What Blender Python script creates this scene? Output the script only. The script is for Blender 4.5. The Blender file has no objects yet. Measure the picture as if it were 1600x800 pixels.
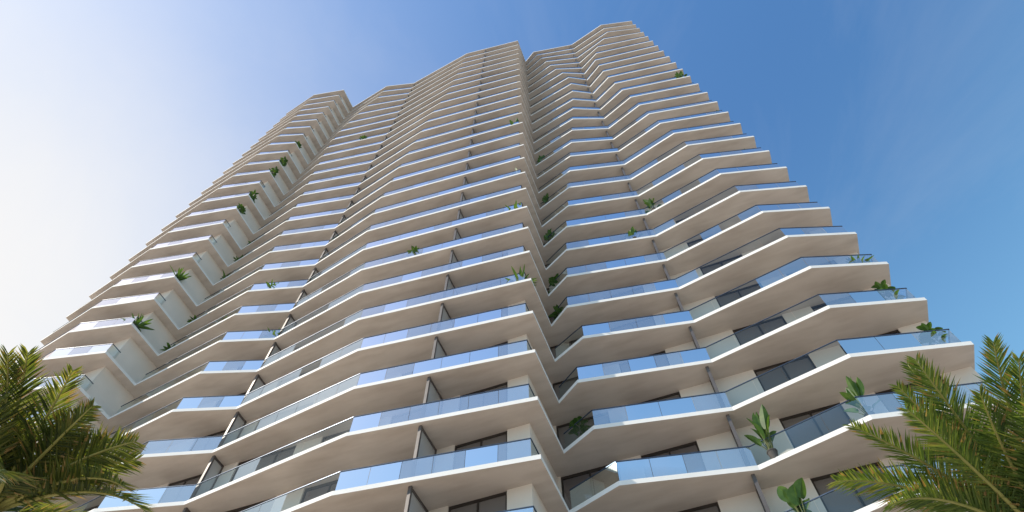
import bpy, bmesh, math, random
from mathutils import Vector, Matrix
C = bpy.context.scene.collection
R = math.radians
rnd = random.Random(7)
PI = math.pi

# ------------------------------------------------------------------ materials
def mat(name):
    m = bpy.data.materials.new(name); m.use_nodes = True
    nt = m.node_tree
    for n in list(nt.nodes): nt.nodes.remove(n)
    out = nt.nodes.new('ShaderNodeOutputMaterial')
    return m, nt, out
def L(nt, a, b): nt.links.new(a, b)
def surf(name, c1, c2, scale=1.0, rough=.8, bump=.1, streak=None, spec=.3, metallic=0, detail=6, vary=0):
    m, nt, out = mat(name)
    b = nt.nodes.new('ShaderNodeBsdfPrincipled')
    tc = nt.nodes.new('ShaderNodeTexCoord')
    no = nt.nodes.new('ShaderNodeTexNoise'); no.inputs['Scale'].default_value = scale; no.inputs['Detail'].default_value = detail
    L(nt, tc.outputs['Object'], no.inputs['Vector'])
    r = nt.nodes.new('ShaderNodeValToRGB')
    r.color_ramp.elements[0].position = .3; r.color_ramp.elements[1].position = .7
    r.color_ramp.elements[0].color = (*c1, 1); r.color_ramp.elements[1].color = (*c2, 1)
    L(nt, no.outputs['Fac'], r.inputs['Fac'])
    col = r.outputs['Color']
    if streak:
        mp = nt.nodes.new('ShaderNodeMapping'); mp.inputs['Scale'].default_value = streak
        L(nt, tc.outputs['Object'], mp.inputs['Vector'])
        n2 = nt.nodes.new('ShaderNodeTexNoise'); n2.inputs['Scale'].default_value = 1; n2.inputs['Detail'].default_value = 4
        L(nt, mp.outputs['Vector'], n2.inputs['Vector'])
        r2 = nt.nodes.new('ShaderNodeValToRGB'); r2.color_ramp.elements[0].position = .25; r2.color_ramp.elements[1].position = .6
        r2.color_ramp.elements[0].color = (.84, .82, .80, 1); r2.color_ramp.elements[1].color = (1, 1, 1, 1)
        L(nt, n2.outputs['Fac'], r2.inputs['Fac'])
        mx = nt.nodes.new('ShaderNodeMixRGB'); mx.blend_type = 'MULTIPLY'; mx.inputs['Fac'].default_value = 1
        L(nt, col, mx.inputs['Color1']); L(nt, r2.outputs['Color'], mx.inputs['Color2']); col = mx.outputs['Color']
    if vary:
        oi = nt.nodes.new('ShaderNodeObjectInfo'); mp2 = nt.nodes.new('ShaderNodeMapRange')
        mp2.inputs['To Min'].default_value = 1 - vary; mp2.inputs['To Max'].default_value = 1
        L(nt, oi.outputs['Random'], mp2.inputs['Value'])
        vm = nt.nodes.new('ShaderNodeVectorMath'); vm.operation = 'SCALE'; L(nt, col, vm.inputs[0]); L(nt, mp2.outputs[0], vm.inputs['Scale']); col = vm.outputs[0]
    L(nt, col, b.inputs['Base Color'])
    b.inputs['Roughness'].default_value = rough
    b.inputs['Specular IOR Level'].default_value = spec
    b.inputs['Metallic'].default_value = metallic
    if bump:
        nb = nt.nodes.new('ShaderNodeTexNoise'); nb.inputs['Scale'].default_value = scale * 12; nb.inputs['Detail'].default_value = 5
        L(nt, tc.outputs['Object'], nb.inputs['Vector'])
        bp = nt.nodes.new('ShaderNodeBump'); bp.inputs['Strength'].default_value = bump; bp.inputs['Distance'].default_value = .02
        L(nt, nb.outputs['Fac'], bp.inputs['Height']); L(nt, bp.outputs['Normal'], b.inputs['Normal'])
    L(nt, b.outputs[0], out.inputs[0])
    return m
def glass(name, tcol, gcol, fac, rough=.02, body=None, bmix=.38, fk=1.2):
    m, nt, out = mat(name)
    tr = nt.nodes.new('ShaderNodeBsdfTransparent'); tr.inputs[0].default_value = (*tcol, 1)
    gl = nt.nodes.new('ShaderNodeBsdfGlossy'); gl.inputs['Color'].default_value = (*gcol, 1); gl.inputs['Roughness'].default_value = rough
    if body:
        df = nt.nodes.new('ShaderNodeBsdfDiffuse'); df.inputs[0].default_value = (*body, 1)
        mb = nt.nodes.new('ShaderNodeMixShader'); mb.inputs[0].default_value = bmix
        L(nt, tr.outputs[0], mb.inputs[1]); L(nt, df.outputs[0], mb.inputs[2]); tr = mb
    fr = nt.nodes.new('ShaderNodeFresnel'); fr.inputs['IOR'].default_value = 1.5
    ma = nt.nodes.new('ShaderNodeMath'); ma.operation = 'MULTIPLY_ADD'; ma.use_clamp = True
    ma.inputs[1].default_value = fk; ma.inputs[2].default_value = fac
    L(nt, fr.outputs[0], ma.inputs[0])
    mx = nt.nodes.new('ShaderNodeMixShader'); L(nt, ma.outputs[0], mx.inputs[0])
    L(nt, tr.outputs[0], mx.inputs[1]); L(nt, gl.outputs[0], mx.inputs[2]); L(nt, mx.outputs[0], out.inputs[0])
    return m
def leafmat(name, c1, c2, c3, scale=3, trans=.35):
    m, nt, out = mat(name)
    tc = nt.nodes.new('ShaderNodeTexCoord')
    no = nt.nodes.new('ShaderNodeTexNoise'); no.inputs['Scale'].default_value = scale; no.inputs['Detail'].default_value = 5
    L(nt, tc.outputs['Object'], no.inputs['Vector'])
    r = nt.nodes.new('ShaderNodeValToRGB')
    r.color_ramp.elements[0].position = .3; r.color_ramp.elements[0].color = (*c1, 1)
    r.color_ramp.elements[1].position = .55; r.color_ramp.elements[1].color = (*c2, 1)
    e = r.color_ramp.elements.new(.75); e.color = (*c3, 1)
    L(nt, no.outputs['Fac'], r.inputs['Fac'])
    b = nt.nodes.new('ShaderNodeBsdfPrincipled'); L(nt, r.outputs[0], b.inputs['Base Color']); b.inputs['Roughness'].default_value = .45
    b.inputs['Specular IOR Level'].default_value = .4
    t = nt.nodes.new('ShaderNodeBsdfTranslucent')
    hs = nt.nodes.new('ShaderNodeMixRGB'); hs.blend_type = 'MULTIPLY'; hs.inputs['Fac'].default_value = 1
    hs.inputs['Color2'].default_value = (2.2, 2.0, .8, 1); L(nt, r.outputs[0], hs.inputs['Color1']); L(nt, hs.outputs[0], t.inputs[0])
    mx = nt.nodes.new('ShaderNodeMixShader'); mx.inputs[0].default_value = trans
    L(nt, b.outputs[0], mx.inputs[1]); L(nt, t.outputs[0], mx.inputs[2]); L(nt, mx.outputs[0], out.inputs[0])
    return m

M = {}
M['fascia'] = surf('white_render', (.78, .755, .725), (.84, .815, .785), .8, .7, .05)
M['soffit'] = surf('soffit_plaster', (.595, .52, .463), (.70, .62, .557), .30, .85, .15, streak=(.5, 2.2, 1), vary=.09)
M['deck'] = surf('deck_tile', (.45, .42, .38), (.55, .52, .48), 1, .7, .05)
M['wall'] = surf('cream_render', (.71, .645, .575), (.78, .71, .64), .6, .8, .10)
M['podium'] = surf('podium_stone', (.45, .42, .38), (.55, .52, .47), .6, .8, .1)
M['frame'] = surf('bronze_frame', (.045, .036, .032), (.06, .05, .044), 3, .4, 0, metallic=.3)
M['rail'] = surf('handrail_metal', (.05, .07, .11), (.07, .10, .15), 3, .35, 0, metallic=.5)
M['post'] = surf('screen_post_metal', (.11, .095, .09), (.14, .125, .12), 3, .45, 0, metallic=.2)
M['curtain'] = surf('curtain_cloth', (.50, .46, .43), (.62, .58, .54), 2, .9, .0)
M['glass_sky_sheen'] = glass('balustrade_glass_sky_sheen', (.62, .76, .95), (.96, .86, .84), .46, body=(.72, .78, .88), bmix=.16)  # blue sky reflection of the flatter panels put into the glass colour
M['glass_low_sheen'] = glass('balustrade_glass_low_sheen', (.80, .87, .88), (.62, .67, .66), .03, fk=.6)  # same glass on slanted panels, weaker sky reflection set in the material
M['screen'] = glass('screen_frosted_glass', (.80, .82, .82), (.8, .82, .85), .15, .35, body=(.66, .66, .66), bmix=.72)
M['pane'] = glass('window_pane', (.62, .58, .57), (.34, .34, .37), .0, .03, body=(.36, .32, .30), bmix=.5)
M['leaf'] = leafmat('banana_leaf', (.035, .085, .014), (.075, .15, .026), (.14, .22, .045), 2.5, .35)
M['leaf_dark'] = leafmat('dark_leaf', (.025, .065, .014), (.05, .11, .022), (.10, .16, .035), 2.5, .3)
M['stem'] = surf('stem', (.10, .12, .04), (.14, .15, .06), 5, .7, .1)
M['pot'] = surf('planter_concrete', (.07, .065, .06), (.11, .10, .095), 3, .8, .1)
def palmmat(name, cols, trans):
    m = leafmat(name, cols[0], cols[1], cols[2], 1.6, trans); nt = m.node_tree
    r = [n for n in nt.nodes if n.type == 'VALTORGB'][0]; no = [n for n in nt.nodes if n.type == 'TEX_NOISE'][0]
    ge = nt.nodes.new('ShaderNodeNewGeometry'); mx = nt.nodes.new('ShaderNodeMath'); mx.operation = 'MULTIPLY_ADD'; mx.inputs[1].default_value = .45
    ad = nt.nodes.new('ShaderNodeMath'); ad.operation = 'MULTIPLY'; ad.inputs[1].default_value = .62
    L(nt, no.outputs['Fac'], ad.inputs[0]); L(nt, ge.outputs['Random Per Island'], mx.inputs[0]); L(nt, ad.outputs[0], mx.inputs[2]); L(nt, mx.outputs[0], r.inputs['Fac'])
    e = r.color_ramp.elements.new(.86); e.color = (*cols[3], 1)
    return m
M['frond'] = palmmat('palm_leaflet', [(.035, .07, .014), (.09, .145, .028), (.17, .21, .05), (.26, .20, .065)], .4)
M['frond_backlit'] = palmmat('palm_leaflet_backlit', [(.035, .055, .014), (.085, .115, .028), (.17, .18, .045), (.22, .16, .06)], .52)  # left palm's backlit look put into a darker, more translucent leaf colour
M['dry'] = leafmat('dry_leaflet_tip', (.20, .13, .05), (.28, .19, .07), (.36, .26, .11), 3, .35)
M['rachis'] = surf('palm_rachis', (.22, .23, .06), (.33, .30, .10), 3, .5, .1)
M['trunk'] = surf('palm_bark', (.10, .07, .045), (.20, .15, .10), 6, .9, .6)
def plaza():
    m, nt, out = mat('plaza_paving')
    b = nt.nodes.new('ShaderNodeBsdfPrincipled'); b.inputs['Roughness'].default_value = .85
    tc = nt.nodes.new('ShaderNodeTexCoord')
    br = nt.nodes.new('ShaderNodeTexBrick'); br.inputs['Scale'].default_value = 1
    br.inputs['Color1'].default_value = (.50, .44, .37, 1); br.inputs['Color2'].default_value = (.56, .495, .42, 1); br.inputs['Mortar'].default_value = (.25, .23, .2, 1)
    br.inputs['Mortar Size'].default_value = .01; br.inputs['Brick Width'].default_value = .9; br.inputs['Row Height'].default_value = .6
    L(nt, tc.outputs['Object'], br.inputs['Vector']); L(nt, br.outputs['Color'], b.inputs['Base Color'])
    L(nt, b.outputs[0], out.inputs[0]); return m
M['plaza'] = plaza()
M['warm_bounce'] = surf('warm_bounce_ground', (.70, .57, .44), (.78, .65, .51), 1.5, .9, .1)  # warm pale colour chosen to bounce light up to the left soffits
M['lawn'] = surf('lawn', (.04, .07, .02), (.07, .10, .03), 4, .95, .3)
M['asphalt'] = surf('asphalt', (.045, .045, .047), (.06, .06, .062), 8, .9, .3)

# ------------------------------------------------------------------ mesh helpers
def build(name, bm, mats, parent=None, smooth=False):
    me = bpy.data.meshes.new(name)
    bmesh.ops.recalc_face_normals(bm, faces=bm.faces) if not smooth else None
    bm.to_mesh(me); bm.free()
    for m in (mats if isinstance(mats, (list, tuple)) else [mats]): me.materials.append(m)
    if smooth:
        for p in me.polygons: p.use_smooth = True
    o = bpy.data.objects.new(name, me); C.objects.link(o)
    if parent: o.parent = parent
    return o
def empty(name, loc, rz=0, label=None, cat=None, group=None):
    o = bpy.data.objects.new(name, None); C.objects.link(o); o.location = loc; o.rotation_euler = (0, 0, rz); o.empty_display_size = .3
    if label: o['label'] = label
    if cat: o['category'] = cat
    if group: o['group'] = group
    return o
def prism(bm, pts, z0, z1, mi_side=0, mi_top=0, mi_bot=0):
    lo = [bm.verts.new((x, y, z0)) for x, y in pts]; hi = [bm.verts.new((x, y, z1)) for x, y in pts]
    n = len(pts)
    f = bm.faces.new(hi); f.material_index = mi_top
    f = bm.faces.new(lo[::-1]); f.material_index = mi_bot
    for i in range(n):
        f = bm.faces.new((lo[i], lo[(i + 1) % n], hi[(i + 1) % n], hi[i])); f.material_index = mi_side
def box(bm, x0, x1, y0, y1, z0, z1): prism(bm, [(x0, y0), (x1, y0), (x1, y1), (x0, y1)], z0, z1)
def bar2(bm, p, q, w, z0, z1):
    """vertical slab of thickness w between plan points p and q"""
    p = Vector(p); q = Vector(q); d = (q - p).normalized(); nrm = Vector((-d.y, d.x)) * (w / 2)
    prism(bm, [tuple(p - nrm), tuple(q - nrm), tuple(q + nrm), tuple(p + nrm)], z0, z1)
def tube(bm, pts, rads, n=7, cap=True):
    rings = []
    for i, p in enumerate(pts):
        p = Vector(p); a = Vector(pts[max(i - 1, 0)]); b = Vector(pts[min(i + 1, len(pts) - 1)])
        d = (b - a).normalized(); u = d.cross(Vector((0, 0, 1)))
        if u.length < .05: u = d.cross(Vector((1, 0, 0)))
        u.normalize(); v = d.cross(u).normalized()
        rings.append([bm.verts.new(p + (u * math.cos(2 * PI * j / n) + v * math.sin(2 * PI * j / n)) * rads[i]) for j in range(n)])
    for i in range(len(rings) - 1):
        for j in range(n): bm.faces.new((rings[i][j], rings[i][(j + 1) % n], rings[i + 1][(j + 1) % n], rings[i + 1][j]))
    if cap: bm.faces.new(rings[0][::-1]); bm.faces.new(rings[-1])

# ------------------------------------------------------------------ the tower
# plan coordinates: s runs along the front, t runs back into the building
AX = Vector((.9336, -.3584)); NX = Vector((.3584, .9336)); ANG = math.atan2(-.3584, .9336)
S0, T0 = -16.0, 26.0
H = 3.2; EYE = 1.65
KMIN, KTOP = -4, 26
def FZ(k): return EYE + H * (k + 5.22)            # mid height of the slab edge of level k
def W(s, t, z=0):
    p = AX * s + NX * t; return Vector((p.x, p.y, z))
tower = empty('residential_tower', W(S0, T0, 0), ANG,
              'tall pale residential tower with zigzag balcony slabs, white slab edges and blue glass balustrades', 'building')
def loc(p): return (p[0] - S0, p[1] - T0)

R1 = [-3.17,-3.81,-4.23,-3.61,-4.23,-3.97,-3.74,-3.46,-3.07,-2.72,-2.36,-2.05,-1.63,-1.28,-.92,-.58,-.31,-.06,.07,.0,-.53,-1.2,-1.81,-2.27,-2.85,-3.4,-3.85]
R3 = [6.32,7.05,7.64,8.15,8.24,8.06,7.76,7.49,7.15,6.84,6.55,6.08,5.74,5.44,5.12,4.8,4.5,4.2,4.02,3.94,3.87,4.4,5.0,6.31,7.3,7.2,7.16]
M3 = [-13.85,-14.03,-14.44,-15.01,-15.77,-16.45,-17.07,-17.66,-18.05,-18.32,-18.12,-17.82,-17.57,-17.3,-16.96,-16.65,-16.4,-16.05,-15.5,-14.95,-14.7,-14.5,-14.33,-14.22,-14.0,-13.75,-13.6]
M1 = [-28.1,-27.7,-27.23,-26.77,-26.58,-26.75,-27.0,-27.33,-27.63,-27.95,-28.25,-28.7,-29.0,-29.3,-29.74,-30.12,-30.42,-30.74,-30.95,-31.03,-30.95,-30.5,-29.8,-29.0,-27.9,-27.7,-27.55]
L0 = [-38.2,-38.0,-37.8,-37.9,-38.2,-38.5,-38.8,-39.1,-39.4,-39.6,-39.7,-39.6,-39.34,-39.07,-38.7,-38.36,-38.12,-37.9,-37.6,-37.45,-37.6,-37.9,-38.2,-38.6,-38.9,-39.0,-39.1]
EXT = {'R1': [-2.6, -2.2, -1.9, -1.7], 'R3': [5.75, 5.3, 5.0, 4.9], 'M3': [-14.1, -14.5, -15.0, -15.5], 'M1': [-28.5, -28.9, -29.2, -29.4], 'L0': [-38.4, -38.6, -38.8, -39.0]}
def g(tab, nm, k): return tab[k] if k >= 0 else EXT[nm][-k - 1]
SR, SM, SL, SE = 11.70, -5.50, -34.22, -44.9
TB = 40.0
def front(k):
    return {'LE': (SE, 14.26), 'L0': (g(L0, 'L0', k), 13.2), 'L1': (SL, 14.22), 'L2': (SL, 17.25), 'M1': (g(M1, 'M1', k), 16.2),
            'M2': (-23.3, 17.34), 'M3': (g(M3, 'M3', k), 16.19), 'M4': (SM, 17.27), 'M5': (SM, 20.68), 'R1': (g(R1, 'R1', k), 19.75),
            'R2': (2.06, 20.87), 'R3': (g(R3, 'R3', k), 19.74), 'R4': (SR, 20.87)}
ORDER = ['LE', 'L0', 'L1', 'L2', 'M1', 'M2', 'M3', 'M4', 'M5', 'R1', 'R2', 'R3', 'R4']
TH = .11                                            # half the slab edge height
for k in range(KMIN, KTOP + 1):
    f = front(k)
    pts = [loc(f[n]) for n in ORDER] + [loc((SR, TB)), loc((SE, TB))]
    bm = bmesh.new()
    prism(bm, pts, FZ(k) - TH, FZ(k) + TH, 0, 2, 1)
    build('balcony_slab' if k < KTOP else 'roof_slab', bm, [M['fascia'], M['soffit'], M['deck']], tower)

# walls: solid piers between the window openings, storey by storey
TL, TM, TR = 15.15, 18.40, 22.0
LW = [(-43.6, -41.2), (-39.6, -36.7)]
SP = -34.96                                          # side face of the left wing's end pier
MW = [(-32.6, -30.2), (-26.75, -24.58), (-22.4, -18.9), (-17.4, -14.7), (-13.5, -11.5), (-9.82, -7.32)]
RW = [(-6.13, -3.4), (-2.35, .18), (3.76, 6.33), (7.75, 10.35)]
WT = .25
bmw = {'L': bmesh.new(), 'M': bmesh.new(), 'R': bmesh.new()}
XE = SR - .15                                        # face of the right gable wall
def gaps(lo, hi, wins):
    out = []; x = lo
    for a, b in wins: out.append((x, a)); x = b
    out.append((x, hi)); return out
for k in range(KMIN, KTOP):
    z0, z1 = FZ(k) + TH, FZ(k + 1) - TH
    for key, lo, hi, wins, t in (('L', SE + .1, SP, LW, TL), ('M', SP, -6.28, MW, TM), ('R', -6.28, XE, RW, TR)):
        for a, b in gaps(lo, hi, wins):
            if b - a > .05: box(bmw[key], a - S0, b - S0, t - T0, t - T0 + WT, z0, z1)
    # return walls running back between the three wings
    box(bmw['L'], SP - WT - S0, SP - S0, TL + WT - T0, TM - T0, z0, z1)
    box(bmw['M'], -6.28 - WT - S0, -6.28 - S0, TM + WT - T0, TR - T0, z0, z1)
    box(bmw['R'], XE - WT - S0, XE - S0, TR + WT - T0, TB - .2 - T0, z0, z1)
    box(bmw['L'], SE + .1 - S0, SE + .1 + WT - S0, TL + WT - T0, TB - .2 - T0, z0, z1)
    box(bmw['R'], SE + .4 - S0, XE - WT - S0, TB - .45 - T0, TB - .2 - T0, z0, z1)
    # party wall well inside the rooms so no daylight passes through the building
    box(bmw['M'], SE + .5 - S0, XE - WT - .05 - S0, 27.0 - T0, 27.2 - T0, z0, z1)
for key in bmw: build('wall', bmw[key], M['wall'], tower)
# base below the lowest balcony
bm = bmesh.new()
prism(bm, [loc(p) for p in ((SE + .2, 16.4), (SL - .1, 16.4), (SL - .1, 19.4), (-6.4, 19.4), (-6.4, 22.6), (XE - .2, 22.6), (XE - .2, TB - .3), (SE + .2, TB - .3))], 0, FZ(KMIN) - TH)
build('podium_wall', bm, M['podium'], tower)
# roof plant room
bm = bmesh.new(); box(bm, -30 - S0, 2 - S0, 29 - T0, 38 - T0, FZ(KTOP) + TH, FZ(KTOP) + TH + 3)
build('roof_plant_room', bm, M['wall'], tower)

# windows
def window_geo(bf, bp, bc, a, b, t, k, curtain):
    z0, z1 = FZ(k) + TH, FZ(k + 1) - TH
    a -= S0; b -= S0; t -= T0; fw = .08
    y0, y1 = t + .07, t + .15
    n = 2 if b - a < 3 else 3
    box(bf, a, b, y0, y1, z1 - fw - .05, z1); box(bf, a, b, y0, y1, z0, z0 + fw)
    box(bf, a, a + fw, y0, y1, z0 + fw, z1 - fw - .05); box(bf, b - fw, b, y0, y1, z0 + fw, z1 - fw - .05)
    for i in range(1, n):
        x = a + (b - a) * i / n
        box(bf, x - fw / 2, x + fw / 2, y0 + .002, y1 - .002, z0 + fw, z1 - fw - .05)
    v = [bp.verts.new(p) for p in ((a + fw, t + .11, z0 + fw), (b - fw, t + .11, z0 + fw), (b - fw, t + .11, z1 - fw - .05), (a + fw, t + .11, z1 - fw - .05))]
    bp.faces.new(v)
    if curtain is not None:
        c0, c1 = curtain; x = a + fw + (b - a - 2 * fw) * c0; xe = a + fw + (b - a - 2 * fw) * c1
        prev = None; i = 0
        while x < xe:
            y = t + .38 + (.045 if i % 2 else -.045) + rnd.uniform(-.01, .01)
            cur = (bc.verts.new((x, y, z0 + .02)), bc.verts.new((x, y, z1 - .03)))
            if prev: bc.faces.new((prev[0], cur[0], cur[1], prev[1]))
            prev = cur; x += .07 + rnd.uniform(0, .03); i += 1
bf2, bp2, bc2 = bmesh.new(), bmesh.new(), bmesh.new()
KW = 7
for k in range(KMIN, KTOP):
    for wins, t in ((LW, TL), (MW, TM), (RW, TR)):
        for a, b in wins:
            q = rnd.random(); cur = None
            if q < .6: cur = (0, 1)
            elif q < .75: cur = (0, .5)
            elif q < .85: cur = (.5, 1)
            if -1 <= k < KW:
                bf, bp, bc = bmesh.new(), bmesh.new(), bmesh.new()
                window_geo(bf, bp, bc, a, b, t, k, cur)
                w = build('window', bf, M['frame'], tower)
                build('pane', bp, M['pane'], w)
                if cur: build('curtain', bc, M['curtain'], w)
                else: bc.free()
            else: window_geo(bf2, bp2, bc2, a, b, t, k, cur)
w = build('window', bf2, M['frame'], tower); w['kind'] = 'stuff'
o = build('pane', bp2, M['pane'], w); o = build('curtain', bc2, M['curtain'], w)

# glass balustrades with a thin dark top rail, one per wing and storey
def inset(poly, d):
    """offset an open plan polyline to its left (into the building) by d"""
    P = [Vector(p) for p in poly]; out = []
    for i, p in enumerate(P):
        ds = []
        if i > 0: ds.append((p - P[i - 1]).normalized())
        if i < len(P) - 1: ds.append((P[i + 1] - p).normalized())
        ns = [Vector((-q.y, q.x)) for q in ds]
        if len(ns) == 1: out.append(p + ns[0] * d); continue
        b = (ns[0] + ns[1]).normalized(); out.append(p + b * d / max(b.dot(ns[0]), .3))
    return out
RH = 1.05
def balustrade(poly, k, tones):
    z0 = FZ(k) + TH
    bmg, bmr = bmesh.new(), bmesh.new()
    for i in range(len(poly) - 1):
        p, q = Vector(loc(poly[i])), Vector(loc(poly[i + 1])); ln = (q - p).length
        n = max(1, round(ln / 1.35)); d = (q - p) / n; u = d.normalized()
        for j in range(n):
            a = p + d * j + u * .009; b = p + d * (j + 1) - u * .009
            nf = len(bmg.faces)
            # laminated pane: a single sheet reads like thin glass
            v = [bmg.verts.new((a.x, a.y, z0 - .1)), bmg.verts.new((b.x, b.y, z0 - .1)), bmg.verts.new((b.x, b.y, z0 + RH)), bmg.verts.new((a.x, a.y, z0 + RH))]
            f = bmg.faces.new(v); f.material_index = tones[i]
        bar2(bmr, p - u * .015, q + u * .015, .045, z0 + RH, z0 + RH + .035)
    me_o = build('balustrade', bmg, [M['glass_sky_sheen'], M['glass_low_sheen']], tower, smooth=False)
    build('handrail', bmr, M['rail'], me_o)
for k in range(KMIN, KTOP):
    f = front(k)
    i_ = .13
    l = inset([f['LE'], f['L0'], (SL - .12, 14.22)], i_)
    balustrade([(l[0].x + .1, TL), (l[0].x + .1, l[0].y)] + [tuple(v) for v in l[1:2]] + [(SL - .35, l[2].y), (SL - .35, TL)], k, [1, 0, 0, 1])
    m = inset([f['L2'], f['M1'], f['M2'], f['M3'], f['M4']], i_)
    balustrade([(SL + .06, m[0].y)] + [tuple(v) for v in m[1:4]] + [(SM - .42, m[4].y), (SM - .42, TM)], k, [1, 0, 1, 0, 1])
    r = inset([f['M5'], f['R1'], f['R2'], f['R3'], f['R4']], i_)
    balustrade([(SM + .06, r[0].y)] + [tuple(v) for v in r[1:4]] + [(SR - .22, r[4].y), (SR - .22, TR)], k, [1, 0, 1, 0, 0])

# privacy screens between neighbouring balconies
for k in range(KMIN, KTOP):
    z0, z1 = FZ(k) + TH, FZ(k + 1) - TH
    f = front(k)
    def ft(s):
        for a, b in zip(ORDER[:-1], ORDER[1:]):
            (sa, ta), (sb, tb) = f[a], f[b]
            if sa <= s <= sb and sb - sa > .01: return ta + (tb - ta) * (s - sa) / (sb - sa)
    for s, tw in ((1.76, TR), (-23.33, TM), (-10.73, TM)):
        t0 = ft(s) + .20; x = s - S0; bm = bmesh.new()
        box(bm, x - .07, x + .07, t0 - T0, t0 + .12 - T0, z0, z1)
        box(bm, x - .055, x + .055, tw - .08 - T0, tw - T0, z0, z1)
        box(bm, x - .045, x + .045, t0 + .12 - T0, tw - .08 - T0, z1 - .12, z1)
        box(bm, x - .045, x + .045, t0 + .12 - T0, tw - .08 - T0, z0, z0 + .08)
        sc = build('privacy_screen', bm, M['post'], tower)
        bm = bmesh.new(); box(bm, x - .008, x + .008, t0 + .12 - T0, tw - .08 - T0, z0 + .08, z1 - .12)
        build('glass_infill', bm, M['screen'], sc)

# ------------------------------------------------------------------ potted plants
def leaf_paddle(bm, base, tip, width, curl, ns=7):
    base, tip = Vector(base), Vector(tip); d = tip - base; ln = d.length; d.normalize()
    side = d.cross(Vector((rnd.uniform(-.4, .4), rnd.uniform(-.4, .4), 1))).normalized()
    if side.length < .1: side = Vector((1, 0, 0))
    nrm = side.cross(d).normalized(); rows = []
    for i in range(ns + 1):
        u = i / ns; w = width * (math.sin(PI * min(1, u * .93 + .07)) ** .65) * (1 - .25 * u)
        c = base + d * ln * u - nrm * curl * u * u - Vector((0, 0, 1)) * curl * .8 * u * u
        rows.append((bm.verts.new(c - side * w / 2 + nrm * w * .22), bm.verts.new(c), bm.verts.new(c + side * w / 2 + nrm * w * .22)))
    for a, b in zip(rows[:-1], rows[1:]):
        bm.faces.new((a[0], a[1], b[1], b[0])); bm.faces.new((a[1], a[2], b[2], b[1]))
def potted(label, k, s, t, h, kind, group='potted plants on the tower balconies', lean=(0, 0)):
    if k >= 3: h *= .86
    base = W(s, t, FZ(k) + TH + .002)
    root = empty('potted_plant', base, rnd.uniform(0, 6), label, 'potted plant', group)
    root.rotation_euler = (0, 0, 0)
    bm = bmesh.new()
    n = 14; prof = [(.13, 0), (.19, .33), (.21, .34), (.21, .38), (.175, .38), (.17, .34)]
    rings = [[bm.verts.new((r * math.cos(2 * PI * j / n), r * math.sin(2 * PI * j / n), z)) for j in range(n)] for r, z in prof]
    for i in range(len(rings) - 1):
        for j in range(n): bm.faces.new((rings[i][j], rings[i][(j + 1) % n], rings[i + 1][(j + 1) % n], rings[i + 1][j]))
    bm.faces.new(rings[0][::-1]); bm.faces.new(rings[-1])
    build('pot', bm, M['pot'], root)
    bl, bs = bmesh.new(), bmesh.new()
    nl, w0 = {'banana': (13, .42), 'giant': (7, .62), 'rubber': (26, .30), 'spiky': (26, .15)}[kind]
    for i in range(nl):
        az = 2.4 * i + rnd.uniform(-.3, .3)
        if kind in ('banana', 'giant'):
            out = rnd.uniform(.08, .30) * h * .8; low = i % 3 == 0
            b = Vector((.05 * math.cos(az), .05 * math.sin(az), .34)); st = h * (rnd.uniform(.3, .42) if low else rnd.uniform(.42, .6))
            if low: out *= 1.7
            m_ = Vector((out * .4 * math.cos(az), out * .4 * math.sin(az), st))
            tip = Vector((out * math.cos(az) + lean[0] * h, out * math.sin(az) + lean[1] * h, st + h * rnd.uniform(.34, .46) * (.7 if low else 1)))
            tube(bs, [b, m_], [.025, .014], 5); leaf_paddle(bl, m_, tip, w0 * rnd.uniform(.7, 1.1), rnd.uniform(.02, .10))
        elif kind == 'rubber':
            z = .42 + (h - .55) * (i / nl) ** .9; rr = .08 + .28 * rnd.random() * (1.15 - i / nl)
            b = Vector((lean[0] * z, lean[1] * z, z)); m_ = b + Vector((rr * math.cos(az), rr * math.sin(az), .10))
            tube(bs, [b, m_], [.012, .008], 4)
            leaf_paddle(bl, m_, m_ + Vector((.34 * math.cos(az), .34 * math.sin(az), rnd.uniform(.0, .35))), w0 * rnd.uniform(.7, 1.1), .06)
        else:
            el = rnd.uniform(.3, 1.5); ln = (h - .3) * rnd.uniform(.5, .8)
            b = Vector((.08 * math.cos(az), .08 * math.sin(az), .40))
            leaf_paddle(bl, b, b + Vector((math.cos(az) * math.cos(el), math.sin(az) * math.cos(el), math.sin(el))) * ln, w0 * rnd.uniform(.9, 1.5), .10)
    if kind == 'rubber': tube(bs, [(0, 0, .34), (lean[0] * h * .5, lean[1] * h * .5, h * .55), (lean[0] * h, lean[1] * h, h * .98)], [.022, .016, .008], 5)
    if kind == 'spiky': tube(bs, [(0, 0, .34), (0, 0, .5)], [.05, .04], 6)
    fo = build('foliage', bl, M['leaf_dark'] if kind == 'rubber' else M['leaf'], root)
    build('stem', bs, M['stem'], root)
    return root
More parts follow.
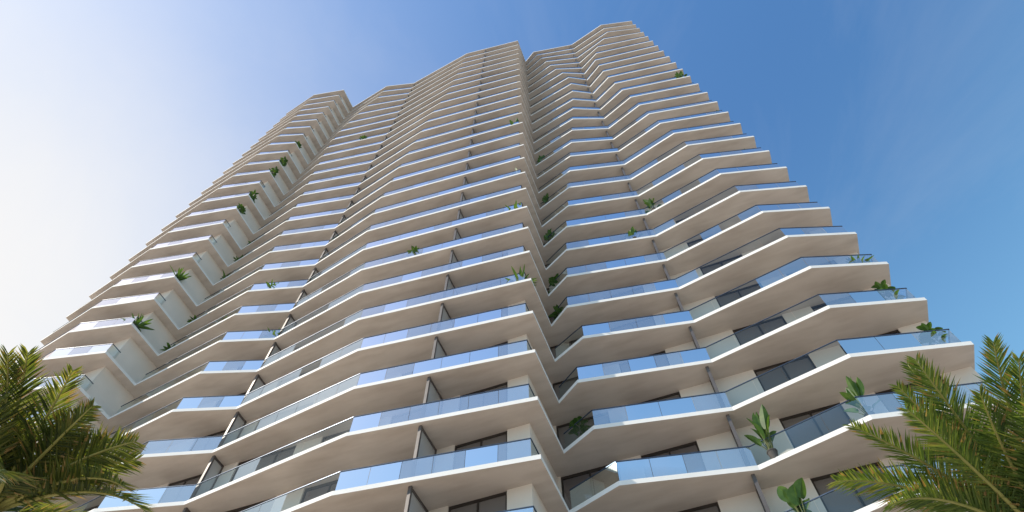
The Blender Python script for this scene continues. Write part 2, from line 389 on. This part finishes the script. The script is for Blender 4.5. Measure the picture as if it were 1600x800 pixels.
PL = [  # level, s, t, height, kind, label
 (0, 2.75, 20.8, 2.5, 'banana', 'tall upright paddle-leaf plant behind clear rail, just right of the lowest dark screens'),
 (-1, 2.75, 20.7, 2.2, 'giant', 'huge rounded leaves at the bottom edge of the picture, behind the clear rail'),
 (0, 6.45, 20.2, 2.2, 'banana', 'upright leafy plant at the slab corner left of the right palm, under its soffit'),
 (2, 10.7, 21.2, 1.9, 'rubber', 'dark leafy plant against the sky, third balcony end above the right palm'),
 (1, 10.9, 21.2, 1.6, 'rubber', 'dark plant behind blue glass, first balcony end directly above the right palm'),
 (3, 10.6, 21.1, 1.6, 'spiky', 'small grassy plant against the sky, fourth balcony end above the right palm'),
 (15, 11.0, 21.1, 2.6, 'rubber', 'highest bushy plant on the right sky edge of the tower'),
 (11, 11.1, 21.2, 1.8, 'banana', 'second highest plant on the right sky edge of the tower'),
 (8, 10.3, 21.2, 2.0, 'banana', 'third highest plant on the right sky edge, slender and green'),
 (7, 2.65, 21.0, 2.4, 'banana', 'tall narrow plant standing just right of the screen line, right wing'),
 (6, 0.7, 20.9, 2.0, 'banana', 'light green two-stemmed plant just left of the screen line, right wing'),
 (9, -4.9, 20.75, 2.2, 'banana', 'widest plant in the recess between middle and right wings, fifth one up'),
 (7, -5.0, 20.8, 2.2, 'banana', 'upright plant in the recess between middle and right wings, fourth one up'),
 (5, -4.95, 20.8, 2.1, 'rubber', 'dark plant in the recess between middle and right wings, third one up'),
 (12, -4.9, 20.85, 2.0, 'banana', 'topmost small plant in the recess between middle and right wings'),
 (4, -4.95, 20.8, 1.4, 'rubber', 'low dark plant in the recess between wings, second one up'),
 (1, -4.7, 20.9, 1.7, 'rubber', 'lowest bright bush behind dark glass in the recess between wings'),
 (4, -6.3, 17.75, 2.2, 'spiky', 'lowest plant on the right corner of the middle wing, spreading above blue glass'),
 (9, -6.35, 17.75, 2.3, 'banana', 'third plant up on the right corner of the middle wing'),
 (7, -6.5, 17.75, 1.8, 'spiky', 'low tuft, second plant up on the right corner of the middle wing'),
 (13, -6.3, 17.75, 2.5, 'banana', 'bushy fourth plant up on the right corner of the middle wing'),
 (19, -6.7, 17.75, 2.5, 'banana', 'topmost plant on the right corner of the middle wing, near the roof'),
 (6, -13.6, 16.95, 1.6, 'rubber', 'tiny lone plant midway along the front of the middle wing'),
 (5, -23.9, 17.75, 2.0, 'spiky', 'spiky plant beside the left screen line of the middle wing'),
 (7, -26.0, 16.95, 1.6, 'spiky', 'small tuft at the left front of the middle wing, above the spiky one'),
 (6, -34.65, 14.75, 2.3, 'spiky', 'large spiky plant, lowest on the left wing corner beside a pale side wall'),
 (6, -33.7, 17.5, 1.5, 'spiky', 'small grassy tuft, lowest in the left notch of the tower'),
 (8, -34.65, 14.75, 2.4, 'spiky', 'widest plant on the left wing corner, second one up'),
 (7, -33.2, 17.45, 1.4, 'spiky', 'little tuft in the left notch, second one up'),
 (9, -33.4, 17.45, 1.9, 'spiky', 'bushy tuft in the left notch, third one up'),
 (13, -34.75, 14.8, 2.2, 'rubber', 'trailing plant on the left wing corner, fourth one up'),
 (12, -34.7, 14.8, 1.8, 'rubber', 'small dark plant on the left wing corner, third one up'),
 (15, -34.7, 14.8, 2.7, 'rubber', 'dense green plant on the left wing corner, fifth one up'),
 (16, -34.7, 14.8, 2.7, 'rubber', 'dense green plant on the left wing corner, sixth one up'),
 (10, -33.5, 17.5, 1.8, 'spiky', 'yellowish tuft in the left notch, fourth one up'),
 (11, -33.4, 17.5, 1.3, 'spiky', 'faint tuft in the left notch, topmost there'),
 (18, -34.8, 14.8, 1.9, 'rubber', 'small sparse plant on the left wing corner, topmost there'),
 (19, -44.4, 15.0, 2.0, 'rubber', 'tiny dark plant on the far left silhouette of the tower'),
 (18, -26.5, 17.2, 1.8, 'rubber', 'tiny plant high on the left front of the middle wing'),
 (17, 1.3, 21.3, 2.2, 'rubber', 'small plant at the screen line near the top of the right wing'),
]
for k, s, t, h, kind, lab in PL: potted(lab, k, s, t, h, kind)

# ------------------------------------------------------------------ date palms
def frond(parent, c, tip, lift, width=.5, n=100, fm='frond'):
    c, tip = Vector(c), Vector(tip); ln = (tip - c).length
    ctl = (c + tip) / 2 + Vector((0, 0, lift))
    def P(u): return c * (1 - u) ** 2 + ctl * 2 * u * (1 - u) + tip * u * u
    def D(u): return ((ctl - c) * (1 - u) + (tip - ctl) * u).normalized()
    br = bmesh.new(); N = 12
    tube(br, [P(i / N) for i in range(N + 1)], [.034 * (1 - i / N) ** .8 + .006 for i in range(N + 1)], 5)
    fr = build('frond', br, M['rachis'], parent, True)
    bm = bmesh.new(); roll = rnd.uniform(-.5, .5)
    for i in range(n):
        u = .10 + .90 * (i / (n - 1)); p = P(u); d = D(u)
        side = d.cross(Vector((0, 0, 1))).normalized(); up = side.cross(d).normalized()
        sr = (side * math.cos(roll) + up * math.sin(roll)); ur = (up * math.cos(roll) - side * math.sin(roll))
        env = min(1, (u - .04) / .22) ** .7 * (1 - .68 * max(0, (u - .45) / .55) ** 1.6)
        for sg in (-1, 1):
            if rnd.random() < .03: continue
            l_ = width * env * rnd.uniform(.82, 1.12); an = R(60 - 26 * u + rnd.uniform(-7, 7))
            vv = rnd.uniform(.12, .55)                      # leaflets stand up in a V, unevenly
            dr = (d * math.cos(an) + (sr * sg * math.cos(vv) + ur * math.sin(vv)) * math.sin(an)).normalized()
            w = .0155 * rnd.uniform(.8, 1.25) * (1.1 - .3 * u); wd = dr.cross(ur + side * rnd.uniform(-.5, .5)).normalized()
            dp = Vector((0, 0, -1)) * l_ * rnd.uniform(.04, .20)
            a0, a1 = p - wd * w * .5, p + wd * w * .5
            m = p + dr * l_ * .5 + dp * .3; e = p + dr * l_ + dp
            fold = ur * w * .35
            v0, v1 = bm.verts.new(a0), bm.verts.new(a1); vm = bm.verts.new(p + dr * l_ * .02 - fold)
            m0, m1, mm = bm.verts.new(m - wd * w), bm.verts.new(m + wd * w), bm.verts.new(m - fold * 2)
            te = bm.verts.new(e)
            bm.faces.new((v0, vm, mm, m0)); bm.faces.new((vm, v1, m1, mm)); f1 = bm.faces.new((m0, mm, te)); f2 = bm.faces.new((mm, m1, te))
            if rnd.random() < .16: f1.material_index = f2.material_index = 1
    build('leaflets', bm, [M[fm], M['dry']], fr)
def palm(label, c, keys, nrand, ok, seed, fm='frond', ws=1.0):
    global rnd
    rnd = random.Random(seed)
    c = Vector(c)
    root = empty('date_palm', (c.x, c.y, 0), 0, label, 'palm tree', 'date palms in front of the tower')
    bm = bmesh.new(); N = 46; pts = []; rr = []
    for i in range(N + 1):
        u = i / N; z = u * (c.z - .25)
        pts.append((.08 * math.sin(u * 2.2), .05 * math.sin(u * 3), z)); rr.append((.25 - .05 * u + (.10 * max(0, u - .88) / .12)) * (1 + (.07 if i % 2 else -.03)) + .12 * max(0, .06 - u) / .06)
    tube(bm, pts, rr, 14); build('trunk', bm, M['trunk'], root)
    bm = bmesh.new()                                        # cut leaf bases wrapped round the crown
    for i in range(60):
        az = i * 2.399; z = c.z - 1.15 + 1.0 * i / 60; r0 = .24
        a = Vector((r0 * math.cos(az), r0 * math.sin(az), z)); b = a + Vector((.2 * math.cos(az), .2 * math.sin(az), .22))
        tube(bm, [a - (b - a) * .4, a, b], [.05, .055, .02], 5)
    build('leaf_bases', bm, M['trunk'], root)
    o = Vector((c.x, c.y, 0))
    for T, lift, wd in keys:
        d = (Vector(T) - c); st = c + Vector((d.x, d.y, 0)).normalized() * .15
        frond(root, st - o, Vector(T) - o, lift, wd * ws, int(100 * d.length / 3.2), fm)
    i = 0; made = 0
    while made < nrand and i < 400:
        i += 1
        az = i * 2.399 + rnd.uniform(-.3, .3); el = rnd.uniform(-.55, 1.35); ln = rnd.uniform(2.6, 3.3)
        T = c + Vector((math.cos(az) * math.cos(el), math.sin(az) * math.cos(el), math.sin(el))) * ln
        if not ok(T, c): continue
        frond(root, c + Vector((math.cos(az) * .15, math.sin(az) * .15, 0)) - o, T - o, .25 + .5 * math.cos(el), rnd.uniform(.42, .52) * ws, 80, fm); made += 1
    return root
# camera frame, only used here to know how far a random frond would reach over the view of the tower
PITCH = 1.0578; F = 970.35
def px(p):
    q = Vector(p) - Vector((0, 0, EYE)); zc = q.y * math.cos(PITCH) + q.z * math.sin(PITCH); yc = q.z * math.cos(PITCH) - q.y * math.sin(PITCH)
    if zc < .3: return (9e9, 9e9)
    return (800 + F * q.x / zc, 400 - F * yc / zc)
def okR(T, c): x, y = px(T); return (x > 1610 and y > 600) or (y > 800 and x > 1500)
def okL(T, c): x, y = px(T); return (x < 0 and y > 600) or (y > 790 and x < 150)
palm('date palm with arching yellow-green fronds at the right end of the tower', (8.20, 8.49, 7.70),
     [((6.4, 6.3, 9.42), .25, .50), ((5.35, 7.15, 8.84), .45, .46), ((5.82, 6.5, 8.52), .45, .42), ((6.9, 6.3, 8.62), .35, .50), ((7.3, 5.8, 9.2), .30, .50),
      ((7.4, 5.8, 8.8), .30, .48), ((4.94, 7.65, 8.2), .7, .52), ((6.1, 6.65, 9.19), .35, .40), ((5.45, 7.58, 7.7), .8, .5),
      ((6.3, 8.6, 9.1), .5, .45), ((6.9, 7.0, 10.15), .2, .45)],
     28, okR, 11, 'frond', 1.25)
palm('dark feathery date palm at the bottom left corner, in front of the left wing', (-8.0, 8.0, 7.98),
     [((-7.4, 5.68, 8.9), .30, .46), ((-7.2, 5.75, 9.0), .25, .46), ((-6.6, 6.05, 8.93), .30, .42), ((-6.15, 6.35, 8.5), .30, .42), ((-5.4, 6.65, 8.1), .45, .50),
      ((-5.41, 7.03, 7.62), .7, .50), ((-5.25, 7.5, 7.6), .7, .50), ((-7.6, 5.7, 8.7), .25, .46), ((-6.1, 6.9, 8.4), .5, .5), ((-6.5, 6.6, 8.6), .35, .5), ((-6.2, 7.9, 8.9), .5, .5)],
     36, okL, 5, 'frond_backlit', 1.32)

# ------------------------------------------------------------------ ground
def sheet(name, pts, z, m):
    bm = bmesh.new(); bm.faces.new([bm.verts.new((x, y, z)) for x, y in pts]); o = build(name, bm, m); o['kind'] = 'structure'; return o
sheet('ground', [(-3000, -3000), (3000, -3000), (3000, 3000), (-3000, 3000)], 0, M['plaza'])
def rect(s0, s1, t0, t1): return [tuple(W(a, b).xy) for a, b in ((s0, t0), (s1, t0), (s1, t1), (s0, t1))]
sheet('bounce_sheet', rect(-90, -9, -11.5, 14.0), .004, M['warm_bounce'])  # unseen ground sheet added to warm the left wing's undersides
sheet('road', rect(-200, 200, -22, -12), .004, M['asphalt'])
for i in range(-16, 17):
    sheet('road_marking', rect(i * 6, i * 6 + 3, -17.07, -16.93), .008, M['fascia'])
bm = bmesh.new(); P4 = [tuple(W(a, b).xy) for a, b in ((-200, -11.98), (200, -11.98), (200, -11.83), (-200, -11.83))]
prism(bm, P4, 0, .13); o = build('kerb', bm, M['pot']); o['kind'] = 'structure'

# ------------------------------------------------------------------ sky, sun, camera
SUN = Vector((-.85, -.25, 0)).normalized(); EL = R(42)
sund = Vector((SUN.x * math.cos(EL), SUN.y * math.cos(EL), math.sin(EL)))
w = bpy.data.worlds.new('World'); bpy.context.scene.world = w; w.use_nodes = True
nt = w.node_tree; bg = nt.nodes['Background']
sky = nt.nodes.new('ShaderNodeTexSky'); sky.sky_type = 'NISHITA'; sky.sun_disc = False
sky.sun_elevation = EL; sky.sun_rotation = math.atan2(SUN.x, SUN.y)
sky.air_density = 1.5; sky.dust_density = .5; sky.ozone_density = 2.5
# haze: the sky whitens towards a bright hazy direction on the left
tc = nt.nodes.new('ShaderNodeTexCoord')
dp = nt.nodes.new('ShaderNodeVectorMath'); dp.operation = 'DOT_PRODUCT'
gd = Vector((-.95, .46, .74)).normalized(); dp.inputs[1].default_value = gd
nt.links.new(tc.outputs['Generated'], dp.inputs[0])
mr = nt.nodes.new('ShaderNodeValToRGB')
cr = mr.color_ramp; cr.interpolation = 'B_SPLINE'
cr.elements[0].position = .55; cr.elements[0].color = (0, 0, 0, 1); cr.elements[1].position = 1.0; cr.elements[1].color = (1, 1, 1, 1)
for p_, c_ in ((.75, .10), (.88, .33), (.955, .74)):
    e = cr.elements.new(p_); e.color = (c_, c_, c_, 1)
nt.links.new(dp.outputs['Value'], mr.inputs[0])
hs = nt.nodes.new('ShaderNodeHueSaturation'); hs.inputs['Saturation'].default_value = 1.26; hs.inputs['Value'].default_value = 1.30; hs.inputs['Hue'].default_value = .503
nt.links.new(sky.outputs[0], hs.inputs['Color'])
hz = nt.nodes.new('ShaderNodeMixRGB'); hz.inputs['Color2'].default_value = (6.5, 6.35, 6.2, 1)
cn = nt.nodes.new('ShaderNodeTexNoise'); cn.inputs['Scale'].default_value = 3.2; cn.inputs['Detail'].default_value = 7; cn.inputs['Roughness'].default_value = .62; cn.inputs['Distortion'].default_value = .6
cm = nt.nodes.new('ShaderNodeMapping'); cm.inputs['Scale'].default_value = (1, .55, 1.3); cm.inputs['Rotation'].default_value = (.3, .2, .7)
nt.links.new(tc.outputs['Generated'], cm.inputs['Vector']); nt.links.new(cm.outputs[0], cn.inputs['Vector'])
wr = nt.nodes.new('ShaderNodeMapRange'); wr.inputs['From Min'].default_value = .45; wr.inputs['From Max'].default_value = .8; wr.inputs['To Max'].default_value = .09
nt.links.new(cn.outputs['Fac'], wr.inputs['Value'])
wa = nt.nodes.new('ShaderNodeMath'); wa.operation = 'ADD'; wa.use_clamp = True     # faint wisps of high cloud
nt.links.new(mr.outputs[0], wa.inputs[0]); nt.links.new(wr.outputs[0], wa.inputs[1])
nt.links.new(wa.outputs[0], hz.inputs['Fac']); sx = nt.nodes.new('ShaderNodeSeparateXYZ'); nt.links.new(tc.outputs['Generated'], sx.inputs[0])
er = nt.nodes.new('ShaderNodeMapRange'); er.inputs['From Min'].default_value = .93; er.inputs['From Max'].default_value = .30
er.inputs['To Min'].default_value = 0; er.inputs['To Max'].default_value = .72; er.interpolation_type = 'SMOOTHSTEP'
nt.links.new(sx.outputs['Z'], er.inputs['Value'])
lowm = nt.nodes.new('ShaderNodeMixRGB'); lowm.inputs['Color2'].default_value = (2.2, 4.7, 6.3, 1)   # paler air towards the horizon
nt.links.new(er.outputs[0], lowm.inputs['Fac']); nt.links.new(hs.outputs[0], lowm.inputs['Color1'])
nt.links.new(lowm.outputs[0], hz.inputs['Color1'])
nt.links.new(hz.outputs[0], bg.inputs['Color'])
bg.inputs['Strength'].default_value = .15
ld = bpy.data.lights.new('sun', 'SUN'); ld.energy = 4.6; ld.angle = R(.6); ld.color = (1, .91, .78)
lo = bpy.data.objects.new('sun', ld); C.objects.link(lo); lo.rotation_euler = (-sund).to_track_quat('-Z', 'Y').to_euler()
cd = bpy.data.cameras.new('camera'); cam = bpy.data.objects.new('camera', cd); C.objects.link(cam)
cd.sensor_width = 36; cd.lens = 36 * F / 1600; cd.clip_end = 8000; cd.clip_start = .1
cam.matrix_world = Matrix.Translation((0, 0, EYE)) @ Matrix.Rotation(PITCH + PI / 2, 4, 'X') @ Matrix.Rotation(-.00458, 4, 'Z')
sc = bpy.context.scene; sc.camera = cam
sc.view_settings.view_transform = 'Standard'; sc.view_settings.look = 'None'; sc.view_settings.exposure = 0
sc.render.engine = 'CYCLES'; sc.cycles.transparent_max_bounces = 24; sc.cycles.max_bounces = 8; sc.cycles.diffuse_bounces = 4
